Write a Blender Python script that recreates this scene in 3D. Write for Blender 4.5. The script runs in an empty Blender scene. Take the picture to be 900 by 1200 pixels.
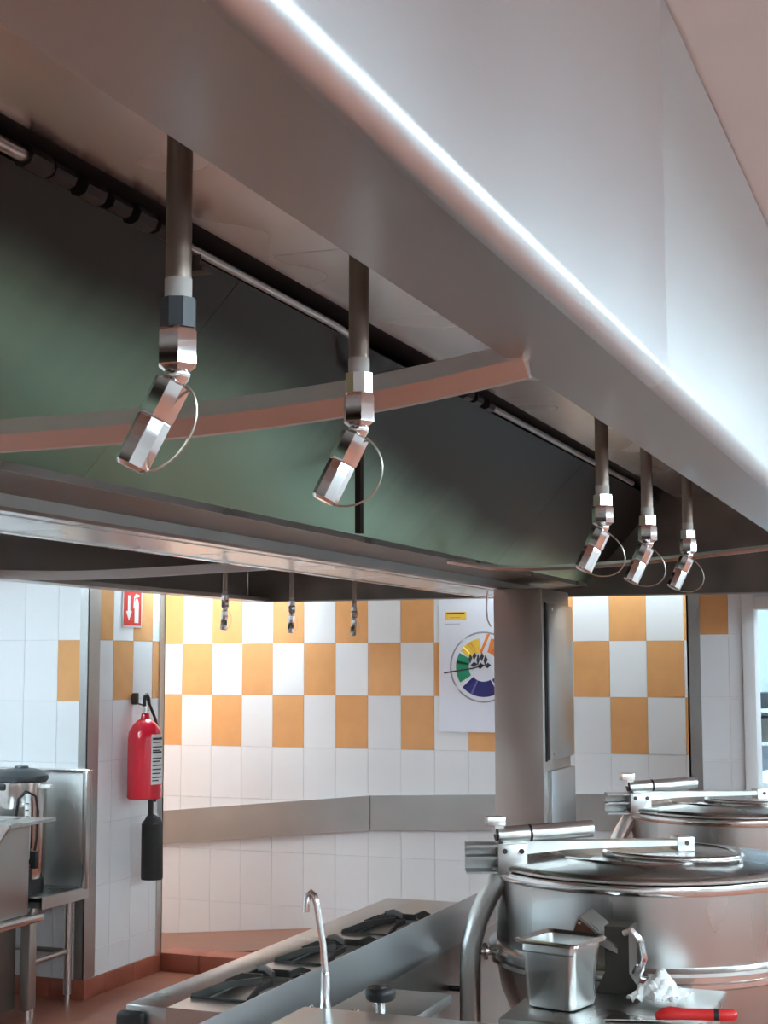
import bpy, bmesh, math, random
from math import pi, sin, cos, radians as R
from mathutils import Vector as V, Matrix as M
random.seed(7)
S = bpy.context.scene
COL = S.collection

# ------------------------------------------------------------ camera, world, exposure
cam_d = bpy.data.cameras.new('camera'); cam = bpy.data.objects.new('camera', cam_d); COL.objects.link(cam)
cam_d.sensor_fit = 'HORIZONTAL'; cam_d.sensor_width = 36; cam_d.lens = 70.04; cam_d.clip_start = .02; cam_d.clip_end = 60
_f = V((-.359668, .92756, .101351)); _r = V((.932294, .361698, -.001777)); _u = V((.038307, -.093849, .994849))
cam.matrix_world = M(((_r.x, _u.x, -_f.x, 0), (_r.y, _u.y, -_f.y, 0), (_r.z, _u.z, -_f.z, 1.6), (0, 0, 0, 1)))
S.camera = cam
S.view_settings.view_transform = 'Standard'; S.view_settings.look = 'None'
S.view_settings.exposure = 0.72; S.view_settings.gamma = 1; S.view_settings.use_curve_mapping = False
w = bpy.data.worlds.new('world'); S.world = w; w.use_nodes = True
w.node_tree.nodes['Background'].inputs[0].default_value = (.75, .85, 1, 1); w.node_tree.nodes['Background'].inputs[1].default_value = .25
LAMP = 20.0          # diffuser emission of the room's fluorescent ceiling lights
CEIL = 2.47

# ------------------------------------------------------------ materials
def mat(name, color, rough=.5, metal=0, nscale=0, namt=.0, rvar=0, bump=0, stretch=(1, 1, 1), spec=.5, objvar=0, emit=0, coat=0, bscale=None, col2=None):
    m = bpy.data.materials.new(name); m.use_nodes = True; nt = m.node_tree; N = nt.nodes; L = nt.links
    b = N['Principled BSDF']; c = (*color, 1)
    b.inputs['Base Color'].default_value = c; b.inputs['Roughness'].default_value = rough; b.inputs['Metallic'].default_value = metal
    b.inputs['Specular IOR Level'].default_value = spec; b.inputs['Coat Weight'].default_value = coat
    if emit:
        b.inputs['Emission Color'].default_value = c; b.inputs['Emission Strength'].default_value = emit
    colsock = None
    if nscale:
        tc = N.new('ShaderNodeTexCoord'); mp = N.new('ShaderNodeMapping'); mp.inputs['Scale'].default_value = stretch
        L.new(tc.outputs['Object'], mp.inputs['Vector'])
        n = N.new('ShaderNodeTexNoise'); n.inputs['Scale'].default_value = nscale; n.inputs['Detail'].default_value = 1.0 if metal else 4; n.inputs['Roughness'].default_value = .5
        L.new(mp.outputs[0], n.inputs['Vector'])
        if namt or col2:
            mx = N.new('ShaderNodeMix'); mx.data_type = 'RGBA'
            d = col2 or tuple(max(0, x * (1 - namt)) for x in color); e = color if col2 else tuple(min(1, x * (1 + namt)) for x in color)
            mx.inputs[6].default_value = (*d, 1); mx.inputs[7].default_value = (*e, 1)
            rp = N.new('ShaderNodeMapRange'); rp.inputs[1].default_value = .25; rp.inputs[2].default_value = .75
            L.new(n.outputs['Fac'], rp.inputs[0]); L.new(rp.outputs[0], mx.inputs[0])
            colsock = mx.outputs[2]
        if rvar:
            mr = N.new('ShaderNodeMapRange'); mr.inputs[1].default_value = .2; mr.inputs[2].default_value = .8
            mr.inputs[3].default_value = max(.02, rough - rvar); mr.inputs[4].default_value = rough + rvar
            L.new(n.outputs['Fac'], mr.inputs[0]); L.new(mr.outputs[0], b.inputs['Roughness'])
        if bump:
            n2 = n
            if bscale:
                n2 = N.new('ShaderNodeTexNoise'); n2.inputs['Scale'].default_value = bscale; n2.inputs['Detail'].default_value = 2; L.new(mp.outputs[0], n2.inputs['Vector'])
            bp = N.new('ShaderNodeBump'); bp.inputs['Strength'].default_value = bump; bp.inputs['Distance'].default_value = .004 if metal else .01
            L.new(n2.outputs['Fac'], bp.inputs['Height']); L.new(bp.outputs[0], b.inputs['Normal'])
    if objvar:
        oi = N.new('ShaderNodeObjectInfo'); hs = N.new('ShaderNodeHueSaturation')
        mr = N.new('ShaderNodeMapRange'); mr.inputs[3].default_value = 1 - objvar; mr.inputs[4].default_value = 1 + objvar * .5
        L.new(oi.outputs['Random'], mr.inputs[0]); L.new(mr.outputs[0], hs.inputs['Value'])
        if colsock: L.new(colsock, hs.inputs['Color'])
        else: hs.inputs['Color'].default_value = c
        colsock = hs.outputs[0]
    if colsock: L.new(colsock, b.inputs['Base Color'])
    return m
MT = dict(
    panel=mat('brushed_steel_panel', (.64, .655, .665), .30, 1, 3, .03, .03, .003, (.5, .5, .12)),
    panel2=mat('brushed_steel_panel_duller', (.55, .55, .545), .36, 1, 3, .03, .03, .003, (.5, .5, .12)),
    steel=mat('stainless_steel', (.56, .555, .54), .3, 1, 5, .04, .05, .01, (1, 1, .3)),
    dullsteel=mat('dull_stainless_steel', (.46, .46, .445), .42, 1, 4, .06, .06, .01),
    hoodin=mat('hood_inner_steel', (.80, .775, .755), .26, 1, 2.5, .04, .05, .03, bscale=4),
    mirror=mat('polished_steel', (.74, .73, .71), .17, 1, 4, .04, .04, .01),
    kettle=mat('kettle_steel', (.53, .525, .51), .27, 1, 5, .03, .04, .004, (1, 1, .15)),
    chrome=mat('chrome', (.78, .78, .78), .12, 1, 20, .05, .04),
    green=None,
    beam=mat('beam_steel', (.76, .75, .73), .26, 1, 4, .04, .04, .01),
    lip=mat('hood_lip_steel', (.50, .48, .465), .36, 1, 5, .08, .07, .02, (1, .3, 1)),
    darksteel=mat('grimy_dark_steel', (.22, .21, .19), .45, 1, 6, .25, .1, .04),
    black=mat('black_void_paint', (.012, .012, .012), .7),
    pipe=mat('bronzed_pipe', (.30, .24, .205), .38, .9, 12, .2, .1, .02, (1, 1, .2)),
    white=mat('white_glazed_tile', (.80, .81, .82), .22, 0, 3, .015, .04, .01, objvar=.025),
    orange=mat('orange_glazed_tile', (.76, .38, .15), .24, 0, 9, .06, .04, .015, objvar=.05),
    grout=mat('pale_grout', (.78, .78, .77), .8, 0, 40, .05),
    terra=mat('terracotta_floor', (.37, .13, .08), .42, 0, 7, .12, .1, .03, col2=(.31, .108, .066)),
    terratile=mat('terracotta_tile', (.34, .095, .055), .4, 0, 8, .15, .08, .03, objvar=.12),
    ramp=mat('worn_ramp_coating', (.24, .12, .085), .6, 0, 7, .15, .05, .03),
    ceil=mat('ceiling_paint', (.72, .70, .69), .8, 0, 5, .02),
    paint=mat('white_wall_paint', (.78, .78, .77), .6, 0, 4, .02),
    red=mat('red_gloss_paint', (.72, .012, .035), .22, 0, 4, .03, coat=.4),
    redplastic=mat('red_plastic', (.75, .03, .03), .35, 0, 9, .05),
    blackp=mat('black_plastic', (.018, .018, .02), .4, 0, 12, .1),
    greyp=mat('dark_grey_plastic', (.045, .052, .058), .38, 0, 12, .1, .05),
    iron=mat('cast_iron', (.075, .072, .066), .42, .5, 25, .2, .08, .1),
    label=mat('white_label_paper', (.85, .85, .83), .5, 0, 9, .02),
    ink=mat('dark_ink', (.05, .05, .06), .6),
    yellow=mat('yellow_print', (.95, .62, .08), .5), poster=mat('poster_paper', (.80, .82, .90), .45, 0, 3, .015),
    pgreen=mat('green_print', (.02, .32, .17), .5), navy=mat('navy_print', (.03, .035, .20), .5), porange=mat('orange_print', (.85, .25, .06), .5),
    pgrey=mat('grey_print', (.30, .31, .35), .5), signred=mat('red_sign_face', (.72, .035, .02), .35),
    cloth=mat('white_cloth', (.82, .82, .80), .85, 0, 30, .04, 0, .2),
    rust=mat('rust_brown_metal', (.10, .035, .022), .5, .4, 14, .3),
    brown=mat('dark_brown_casing', (.055, .047, .038), .45, .3, 8, .3),
    rubber=mat('black_rubber', (.015, .015, .015), .6),
    lampw=mat('fluorescent_diffuser', (.68, .89, 1.0), .5, emit=LAMP),
    lampsoft=mat('slim_diffuser', (.78, .93, 1.0), .5, emit=8.0),
    lampwarm=mat('warm_diffuser', (1.0, .62, .42), .5, emit=12),
    bluew=mat('pale_blue_wall', (.62, .70, .76), .6, 0, 4, .02),
    bracem=mat('brace_bar_steel', (.74, .71, .69), .4, 1, 4, .04, .04),
    satin=mat('satin_steel', (.76, .76, .74), .34, 1, 5, .03, .04),
    colsteel=mat('column_steel', (.50, .45, .415), .42, 1, 4, .05, .05),
    tape=mat('thread_tape', (.42, .39, .36), .6),
    brass=mat('dull_nickel', (.45, .43, .36), .3, 1, 15, .1),
)

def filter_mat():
    """green tinted steel of the filter bank, coloured darker on its upper half and far end"""
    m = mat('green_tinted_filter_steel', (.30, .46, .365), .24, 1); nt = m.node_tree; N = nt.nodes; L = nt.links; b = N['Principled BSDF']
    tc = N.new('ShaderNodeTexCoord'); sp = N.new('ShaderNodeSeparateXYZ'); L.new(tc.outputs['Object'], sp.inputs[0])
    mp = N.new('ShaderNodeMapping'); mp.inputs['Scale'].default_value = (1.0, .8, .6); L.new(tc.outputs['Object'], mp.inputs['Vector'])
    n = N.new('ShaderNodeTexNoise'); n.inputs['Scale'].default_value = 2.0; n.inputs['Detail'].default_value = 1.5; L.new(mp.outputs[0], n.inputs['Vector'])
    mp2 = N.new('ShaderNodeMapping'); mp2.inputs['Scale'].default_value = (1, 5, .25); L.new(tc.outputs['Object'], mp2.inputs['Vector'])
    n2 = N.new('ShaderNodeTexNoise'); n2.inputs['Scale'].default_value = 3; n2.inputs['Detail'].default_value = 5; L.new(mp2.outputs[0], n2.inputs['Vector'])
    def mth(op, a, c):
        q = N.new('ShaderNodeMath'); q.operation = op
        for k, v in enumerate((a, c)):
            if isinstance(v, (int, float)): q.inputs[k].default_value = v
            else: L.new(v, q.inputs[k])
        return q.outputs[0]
    # dark tone: height (local z) over a limit that comes down towards the far end
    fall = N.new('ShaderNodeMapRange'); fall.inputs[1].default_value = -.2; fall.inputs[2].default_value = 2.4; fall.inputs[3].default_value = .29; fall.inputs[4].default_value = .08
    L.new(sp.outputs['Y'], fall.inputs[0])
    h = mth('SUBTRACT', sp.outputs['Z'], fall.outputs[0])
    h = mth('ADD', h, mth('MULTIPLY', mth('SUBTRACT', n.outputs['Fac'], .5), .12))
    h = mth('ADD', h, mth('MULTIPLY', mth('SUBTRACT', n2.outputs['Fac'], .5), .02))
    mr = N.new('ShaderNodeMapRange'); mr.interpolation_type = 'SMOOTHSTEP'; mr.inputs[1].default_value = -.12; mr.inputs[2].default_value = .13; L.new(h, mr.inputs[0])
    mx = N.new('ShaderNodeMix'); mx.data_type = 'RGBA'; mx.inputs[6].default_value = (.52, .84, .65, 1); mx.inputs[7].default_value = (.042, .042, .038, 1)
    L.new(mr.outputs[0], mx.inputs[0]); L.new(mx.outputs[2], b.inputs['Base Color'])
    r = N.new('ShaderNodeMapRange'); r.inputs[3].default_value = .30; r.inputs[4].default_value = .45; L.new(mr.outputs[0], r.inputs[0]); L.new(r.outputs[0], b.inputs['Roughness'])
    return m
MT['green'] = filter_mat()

# ------------------------------------------------------------ mesh helpers
def wloc(p):
    v = V((0, 0, 0))
    while p is not None: v = v + p.location; p = p.parent
    return v
class MB:
    def __init__(s): s.bm = bmesh.new()
    def _add(s, vs, fs):
        n = [s.bm.verts.new(v) for v in vs]
        out = []
        for f in fs:
            try: out.append(s.bm.faces.new([n[i] for i in f]))
            except ValueError: pass
        return n, out
    def box(s, a, b, bev=0, rot=None, at=None, seg=2):
        x0, y0, z0 = a; x1, y1, z1 = b
        vs = [V(p) for p in ((x0, y0, z0), (x1, y0, z0), (x1, y1, z0), (x0, y1, z0), (x0, y0, z1), (x1, y0, z1), (x1, y1, z1), (x0, y1, z1))]
        if rot is not None:
            vs = [rot @ v for v in vs]
        if at is not None: vs = [v + V(at) for v in vs]
        n, f = s._add(vs, [(0, 3, 2, 1), (4, 5, 6, 7), (0, 1, 5, 4), (1, 2, 6, 5), (2, 3, 7, 6), (3, 0, 4, 7)])
        if bev:
            es = list({e for q in f for e in q.edges})
            bmesh.ops.bevel(s.bm, geom=es, offset=bev, segments=seg, affect='EDGES', profile=.5)
        return s
    def prism(s, poly, axis, a, b):
        """polygon in the two other axes (X: (y,z), Y: (x,z), Z: (x,y)) swept from a to b along axis"""
        def P(p, t): return {'X': (t, p[0], p[1]), 'Y': (p[0], t, p[1]), 'Z': (p[0], p[1], t)}[axis]
        n = len(poly)
        s._add([P(p, a) for p in poly] + [P(p, b) for p in poly],
               [tuple(range(n)), tuple(range(2 * n - 1, n - 1, -1))] + [(i, i + n, (i + 1) % n + n, (i + 1) % n) for i in range(n)])
        return s
    def tube(s, pts, r, seg=12, closed=False, flat=1.0, prof=None):
        pts = [V(p) for p in pts]; n = len(pts); rs = r if isinstance(r, (list, tuple)) else [r] * n
        rings = []; up = None
        for i, p in enumerate(pts):
            if closed: t = pts[(i + 1) % n] - pts[i - 1]
            else: t = pts[min(i + 1, n - 1)] - pts[max(i - 1, 0)]
            t.normalize()
            if up is None:
                up = V((0, 0, 1)) if abs(t.z) < .9 else V((0, 1, 0))
            x = t.cross(up)
            if x.length < 1e-5: x = t.orthogonal()
            x.normalize(); up2 = x.cross(t).normalized(); up = up2
            if prof: rings.append([p + x * q[0] + up2 * q[1] for q in prof])
            else: rings.append([p + (x * cos(2 * pi * k / seg) + up2 * sin(2 * pi * k / seg) * flat) * rs[i] for k in range(seg)])
        if prof: seg = len(prof)
        vs = [v for q in rings for v in q]; fs = []
        for i in range(n if closed else n - 1):
            j = (i + 1) % n
            for k in range(seg):
                l = (k + 1) % seg
                fs.append((i * seg + k, i * seg + l, j * seg + l, j * seg + k))
        if not closed:
            fs.append(tuple(range(seg - 1, -1, -1))); fs.append(tuple((n - 1) * seg + k for k in range(seg)))
        s._add(vs, fs); return s
    def cyl(s, a, b, r, seg=20, r2=None): return s.tube([a, b], [r, r if r2 is None else r2], seg)
    def lathe(s, prof, c=(0, 0, 0), seg=48, rot=None):
        vs = []; fs = []; n = len(prof)
        for k in range(seg):
            a = 2 * pi * k / seg
            for r, z in prof:
                v = V((r * cos(a), r * sin(a), z))
                if rot is not None: v = rot @ v
                vs.append(v + V(c))
        for k in range(seg):
            l = (k + 1) % seg
            for i in range(n - 1):
                fs.append((k * n + i, l * n + i, l * n + i + 1, k * n + i + 1))
        s._add(vs, fs)
        bmesh.ops.remove_doubles(s.bm, verts=s.bm.verts, dist=1e-6)
        return s
    def mesh(s, name, m):
        bmesh.ops.remove_doubles(s.bm, verts=s.bm.verts, dist=1e-6)
        bmesh.ops.dissolve_degenerate(s.bm, edges=s.bm.edges, dist=1e-7)
        bmesh.ops.recalc_face_normals(s.bm, faces=s.bm.faces)
        me = bpy.data.meshes.new(name); s.bm.to_mesh(me); s.bm.free()
        for p in me.polygons: p.use_smooth = True
        me.set_sharp_from_angle(angle=R(38))
        me.materials.append(MT[m] if isinstance(m, str) else m)
        return me
    def build(s, name, m, parent=None, org=None, label=None):
        o = V(org) if org is not None else (wloc(parent) if parent is not None else V((0, 0, 0)))
        for v in s.bm.verts: v.co -= o
        ob = bpy.data.objects.new(name, s.mesh(name, m)); COL.objects.link(ob)
        if parent is not None: ob.parent = parent
        elif org is not None: ob.location = o
        if label: ob['label'] = label
        return ob
def thing(name, label, cat, loc, group=None):
    o = bpy.data.objects.new(name, None); COL.objects.link(o); o.location = loc; o.empty_display_size = .05
    return tag(o, label, cat, group)
def tag(o, label, cat, group=None):
    o['label'] = label; o['category'] = cat
    if group: o['group'] = group
    return o
def struct(o, label=None, cat=None):
    o['kind'] = 'structure'
    if label: o['label'] = label
    if cat: o['category'] = cat
    return o
def sroot(name, label, cat):
    o = bpy.data.objects.new(name, None); COL.objects.link(o); return struct(o, label, cat)
def copy_tree(o, loc=None, parent=None):
    c = o.copy(); COL.objects.link(c)
    if parent is not None: c.parent = parent
    if loc is not None: c.location = loc
    for ch in list(o.children): copy_tree(ch, None, c)
    return c
def B(a, b, name, m, parent, bev=0, label=None): return MB().box(a, b, bev).build(name, m, parent, label=label)
def Rz(d): return M.Rotation(R(d), 3, 'Z')

# ------------------------------------------------------------ setting
YB, XE, YL = 7.968, -4.02, 6.35      # back wall, extinguisher wall, left wall
ZG = 1.722                           # the tile joint line shared by the walls
struct(B((-6.6, -3, -.1), (5.4, 10, 0), 'floor', 'terra', None), 'terracotta red kitchen floor', 'floor')
struct(B((-6.6, -3, CEIL), (5.4, 10, CEIL + .1), 'ceiling', 'ceil', None), 'pale beige painted kitchen ceiling', 'ceiling')
wb = struct(B((-6.6, YB, 0), (-1.3, YB + .15, CEIL), 'wall_back', 'grout', None), 'back wall of white tiles with an orange checker band', 'wall')
wl = struct(B((-6.6, YL, 0), (XE, 7.08, CEIL), 'wall_left', 'grout', None), 'projecting left wall block with white and orange tiles', 'wall')
wd = struct(MB().box((-1.3, 7.61, 0), (-1.03, 8.12, CEIL)).box((-1.03, 7.61, 2.06), (-.1, 7.75, CEIL)).box((-.1, 7.61, 0), (5.4, 7.75, CEIL)).build('wall_right_back', 'grout'),
            'tiled wall pier and doorway wall at the right rear', 'wall')
struct(B((5.3, -3, 0), (5.4, 7.61, CEIL), 'wall_right', 'paint', None), 'plain white right kitchen wall', 'wall')
struct(B((-6.6, -3.1, 0), (5.4, -3, CEIL), 'wall_front', 'paint', None), 'plain white wall behind the viewer', 'wall')
struct(B((-6.7, -3, 0), (-6.6, YL, CEIL), 'wall_far_left', 'paint', None), 'plain white wall beyond the left aisle', 'wall')
struct(B((-6.62, 7.08, 0), (-6.6, 8, CEIL), 'wall_alcove', 'paint', None), 'white end wall of the alcove', 'wall')
_tiles = {}
def tile(parent, axis, plane, u0, u1, z0, z1, m):
    """one glazed tile; axis 'Y' faces -Y in plane y=plane, axis 'X' faces +X in plane x=plane"""
    g = .0005; d = .003; w, h = u1 - u0 - 2 * g, z1 - z0 - 2 * g
    if w < .012 or h < .012: return
    key = (axis, round(w, 3), round(h, 3), m)
    if key not in _tiles:
        b = .0008; x, z = w / 2, h / 2
        if axis == 'Y':
            vs = [(-x, 0, -z), (x, 0, -z), (x, 0, z), (-x, 0, z), (-x + b, -d, -z + b), (x - b, -d, -z + b), (x - b, -d, z - b), (-x + b, -d, z - b)]
        else:
            vs = [(0, -x, -z), (0, x, -z), (0, x, z), (0, -x, z), (d, -x + b, -z + b), (d, x - b, -z + b), (d, x - b, z - b), (d, -x + b, z - b)]
        me = bpy.data.meshes.new('tile'); me.from_pydata(vs, [], [(4, 5, 6, 7), (0, 1, 5, 4), (1, 2, 6, 5), (2, 3, 7, 6), (3, 0, 4, 7)])
        me.materials.append(MT[m]); _tiles[key] = me
    o = bpy.data.objects.new('tile', _tiles[key]); COL.objects.link(o); o.parent = parent
    uc, zc = (u0 + u1) / 2, (z0 + z1) / 2
    o.location = (uc, plane + random.uniform(-.0004, .0004), zc) if axis == 'Y' else (plane + random.uniform(-.0004, .0004), uc, zc)
ROWS = [(ZG - 1.5 - .3, 'F'), (ZG - 1.5, 'E'), (ZG - 1.2, 'E'), (ZG - .9, 'D'), (ZG - .6, 'C'), (ZG - .3, 'B'), (ZG, 'A'), (ZG + .3, 'T')]
def tilewall(parent, axis, plane, edges, color, rows=ROWS):
    for z, r in rows:
        for i in range(len(edges) - 1):
            tile(parent, axis, plane, edges[i], edges[i + 1], max(z, .02), min(z + .3, CEIL - .02), color(i, r))
E0 = [-4.589 + .2 * k for k in range(18)]; E0[-1] = -1.3          # k = -1 ... back wall columns
tilewall(wb, 'Y', YB, E0, lambda i, r: 'orange' if (r in 'AC' and (i - 1) % 2) or (r == 'B' and (i - 1) % 2 == 0) else 'white')
tilewall(wl, 'X', XE, [6.36, 6.38, 6.575, 6.77, 6.965, 7.06], lambda i, r: 'orange' if (r == 'A' and i in (1, 3)) or (r == 'B' and i in (2, 4)) else 'white')
tilewall(wl, 'Y', YL, [-4.8, -4.59, -4.39, -4.195, -4.03], lambda i, r: 'orange' if (r == 'B' and i == 3) else 'white')
PR = [(1.745 - .31 * 5, 'E'), (1.745 - .31 * 4, 'E'), (1.745 - .31 * 3, 'D'), (1.745 - .31 * 2, 'C'), (1.745 - .31, 'B'), (1.745, 'A'), (1.745 + .31, 'T')]
tilewall(wd, 'Y', 7.61, [-1.25, -1.105, -1.04], lambda i, r: 'orange' if (r == 'A' and i == 0) else 'white', [(z, r) for z, r in PR])
# corner guards and bumper band
struct(MB().box((XE - .045, YL - .009, .09), (XE + .008, YL, CEIL)).box((XE, YL - .009, .09), (XE + .009, YL + .09, CEIL)).build('trim_1', 'dullsteel'), 'steel corner guard beside the leftmost orange tile', 'corner guard')
struct(MB().box((XE, 7.035, .09), (XE + .009, 7.09, CEIL)).box((XE - .04, 7.08, .09), (XE + .009, 7.089, CEIL)).build('trim_2', 'steel'), 'steel corner guard beside the fire extinguisher', 'corner guard')
struct(MB().box((-1.312, 7.60, 0), (-1.245, 7.61, CEIL)).box((-1.312, 7.60, 0), (-1.302, 7.7, CEIL)).build('trim_3', 'dullsteel'), 'steel corner guard on the right rear pier', 'corner guard')
bd = sroot('trim_4', 'wide stainless bumper band along the back wall', 'bumper band')
MB().prism([(-4.62, .528), (-3.172, .668), (-3.172, .862), (-4.62, .722)], 'Y', YB - .02, YB).build('band_segment', 'dullsteel', bd)
MB().prism([(-3.168, .668), (-1.32, .735), (-1.32, .928), (-3.168, .862)], 'Y', YB - .02, YB).build('band_segment', 'dullsteel', bd)
# terracotta skirting, kerb and ramp
sk = sroot('baseboard_left', 'terracotta skirting tiles at the foot of the projecting wall', 'skirting')
for i, y in enumerate((6.34, 6.53, 6.80)):
    y1 = (6.53, 6.80, 7.07)[i]
    B((XE - .001, y + .001, 0), (XE + .014, y1 - .001, .092), 'tile', 'terratile', sk, .003)
for k in range(4):
    B((-4.8 + .2 * k, YL - .014, 0), (-4.602 + .2 * k, YL, .092), 'tile', 'terratile', sk, .003)
kb = sroot('kerb', 'terracotta tiled kerb between alcove and kitchen floor', 'kerb')
for k in range(5):
    B((-4.5 + .24 * k + .48, 7.075, 0), (-4.262 + .24 * k + .48, 7.25, .095), 'tile', 'terratile', kb, .004)
MB().prism([(-4.7, 0), (-1.4, 0), (-1.4, .2), (-3.0, .16), (-3.55, .105), (-4.7, .0)], 'Y', 7.26, YB - .007).build('ramp_floor', 'ramp', kb, label='sloping reddish brown ramp')
# doorway at the right and the pantry beyond
dr = sroot('door_1', 'white framed doorway to the pale blue pantry', 'doorway')
B((-1.035, 7.585, 0), (-.975, 7.76, 2.12), 'door_jamb', 'paint', dr, .004); B((-.16, 7.585, 0), (-.1, 7.76, 2.12), 'door_jamb', 'paint', dr, .004)
B((-.974, 7.588, 1.87), (-.161, 7.755, 1.93), 'door_header', 'paint', dr, .004)
B((-.974, 7.6, 1.931), (-.161, 7.75, 2.1), 'transom_panel', 'bluew', dr)
struct(MB().box((-1.75, 9.9, 0), (.6, 10, CEIL)).box((-1.75, 8.0, 0), (-1.65, 9.9, CEIL)).box((.5, 7.75, 0), (.6, 9.9, CEIL)).build('wall_pantry', 'bluew'), 'pale blue wall of the pantry beyond the doorway', 'wall')

# ------------------------------------------------------------ ceiling lights
def lamp(x, y, lx, ly, label, dm='lampw', grp='fluorescent ceiling lights'):
    t = thing('ceiling_light', label, 'ceiling light', (x, y, CEIL), grp)
    # surface wrap fixture: end caps on two stems, a diffuser that shines down, sideways and up to the ceiling
    L_ = lx > ly
    for q in (-1, 1):
        f = MB()
        c_ = (x + q * (lx - .015), y) if L_ else (x, y + q * (ly - .015))
        h_ = (.015, ly) if L_ else (lx, .015)
        f.box((c_[0] - h_[0], c_[1] - h_[1], CEIL - .135), (c_[0] + h_[0], c_[1] + h_[1], CEIL - .05)).box((c_[0] - .012, c_[1] - .012, CEIL - .052), (c_[0] + .012, c_[1] + .012, CEIL))
        f.build('end_cap', 'paint', t)
    e_ = (lx - .03, ly - .004) if L_ else (lx - .004, ly - .03)
    B((x - e_[0], y - e_[1], CEIL - .13), (x + e_[0], y + e_[1], CEIL - .06), 'diffuser', dm, t)
for x, y in ((1.7, -1.2), (1.7, .6), (1.7, 2.5), (1.7, 4.4), (1.7, 6.3)): lamp(x, y, .14, .62, 'fluorescent ceiling light over the right aisle, ' + {-1.2: 'behind the viewer', .6: 'beside the nearest nozzle', 2.5: 'beside the hood seam', 4.4: 'beside the nearer kettle', 6.3: 'beside the farther kettle'}[y])
for y in (-.6, 2.4, 5.4): lamp(3.7, y, .14, .62, 'added fluorescent ceiling light of an unseen second row at the right, ' + {-.6: 'behind the viewer', 2.4: 'midway', 5.4: 'nearest the doorway wall'}[y])  # second row added out of view to brighten the extinguisher wall
for x, y in ((-4.6, .8), (-4.6, 3.0), (-4.6, 4.75)): lamp(x, y, .14, .62, 'fluorescent ceiling light over the left aisle, ' + {.8: 'farthest from the sink', 3.0: 'midway to the sink', 4.75: 'nearest the sink'}[y])
lamp(-1.95, 7.76, .6, .09, 'slim ceiling light above the back wall beside the column', 'lampsoft'); lamp(-3.88, 7.3, .09, .45, 'added slim ceiling light between hood and fire extinguisher', 'lampw')  # the one by the extinguisher is added to brighten its wall
lamp(-5.3, 7.5, .3, .3, 'square warm ceiling light in the alcove', 'lampwarm', 'alcove lights')
lamp(-.5, 8.9, .3, .3, 'square ceiling light in the pantry', 'lampw', 'pantry lights')

# ------------------------------------------------------------ the extraction hood
HY0, HY1, ZL = -1.0, 7.5, 1.945
hd = thing('extraction_hood', 'large stainless steel island extraction hood filling the upper half', 'hood', (-2.03, 3.2, ZL))
def skin(name, y0, y1, sx, m='panel', dx=0):
    """outer sheet with rolled lower edge; sx=+1 right side"""
    xo, r = -.335, .024
    pr = [(xo, CEIL - .004)]
    pr += [(xo - r + r * cos(a), ZL + r + r * sin(a)) for a in [0 - k * pi / 16 for k in range(9)]]
    inner = [(x - .004, z) for x, z in pr[:1]] + [(xo - r + (r - .004) * cos(a), ZL + r + (r - .004) * sin(a)) for a in [0 - k * pi / 16 for k in range(9)]]
    poly = pr + inner[::-1]
    poly = [(x - dx if sx > 0 else -4.06 - x + dx, z) for x, z in poly]
    MB().prism(poly, 'Y', y0, y1).build(name, m, hd)
skin('outer_panel', HY0, 1.848, 1); skin('outer_panel', 1.85, 4.7, 1, 'panel2', dx=.0015); skin('outer_panel', 4.702, HY1, 1, 'panel2')
skin('outer_panel', HY0, 3.2, -1); skin('outer_panel', 3.202, HY1, -1)
def lip(sx):
    pl = [(-.359, ZL), (-.474, ZL), (-.474, ZL + .022), (-.47, ZL + .022), (-.47, ZL + .004), (-.359, ZL + .004)]
    MB().prism([(x if sx > 0 else -4.06 - x, z) for x, z in pl], 'Y', HY0, HY1).build('lower_lip', 'lip', hd)
lip(1); lip(-1)
ZT = 2.43
for sx in (1, -1):
    mx = (lambda x: x) if sx > 0 else (lambda x: -4.06 - x)
    for y0, y1 in ((HY0, 1.56), (1.563, 2.70), (2.703, 4.45), (4.453, HY1)):
        xs = sorted((mx(-.341), mx(-1.33)))
        B((xs[0], y0, ZT), (xs[1], y1, ZT + .003), 'inner_top_panel', 'hoodin', hd)
    xs = sorted((mx(-1.3), mx(-1.5)))
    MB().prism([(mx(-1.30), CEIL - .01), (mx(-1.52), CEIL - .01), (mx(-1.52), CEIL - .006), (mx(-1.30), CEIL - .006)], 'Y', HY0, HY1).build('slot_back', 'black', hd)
    for y0, y1 in ((HY0, .9), (.902, 2.80), (2.802, 5.9), (5.902, HY1 - .01)):
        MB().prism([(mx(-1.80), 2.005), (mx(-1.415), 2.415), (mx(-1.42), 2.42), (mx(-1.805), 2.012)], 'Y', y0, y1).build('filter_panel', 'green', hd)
    MB().prism([(mx(-1.82), 2.0), (mx(-1.43), 2.42), (mx(-1.45), 2.44), (mx(-1.85), 2.0)], 'Y', HY0, HY1 - .005).build('filter_backing', 'black', hd)
    # drip trough: dark sloping underside and a bright upstand
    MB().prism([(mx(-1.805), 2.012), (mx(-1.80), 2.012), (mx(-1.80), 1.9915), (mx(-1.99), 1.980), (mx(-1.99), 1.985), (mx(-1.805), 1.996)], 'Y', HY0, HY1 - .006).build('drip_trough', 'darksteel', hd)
    MB().prism([(mx(-1.798), 2.010), (mx(-1.795), 2.010), (mx(-1.795), 1.991), (mx(-1.798), 1.991)], 'Y', HY0, HY1 - .006).build('trough_upstand', 'steel', hd)
    MB().prism([(mx(-1.99), 1.981), (mx(-1.986), 1.981), (mx(-1.986), 1.951), (mx(-1.993), 1.944), (mx(-2.003), 1.944), (mx(-2.003), 1.981)], 'Y', HY0, HY1 - .006).build('trough_edge', 'dullsteel', hd)
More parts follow.
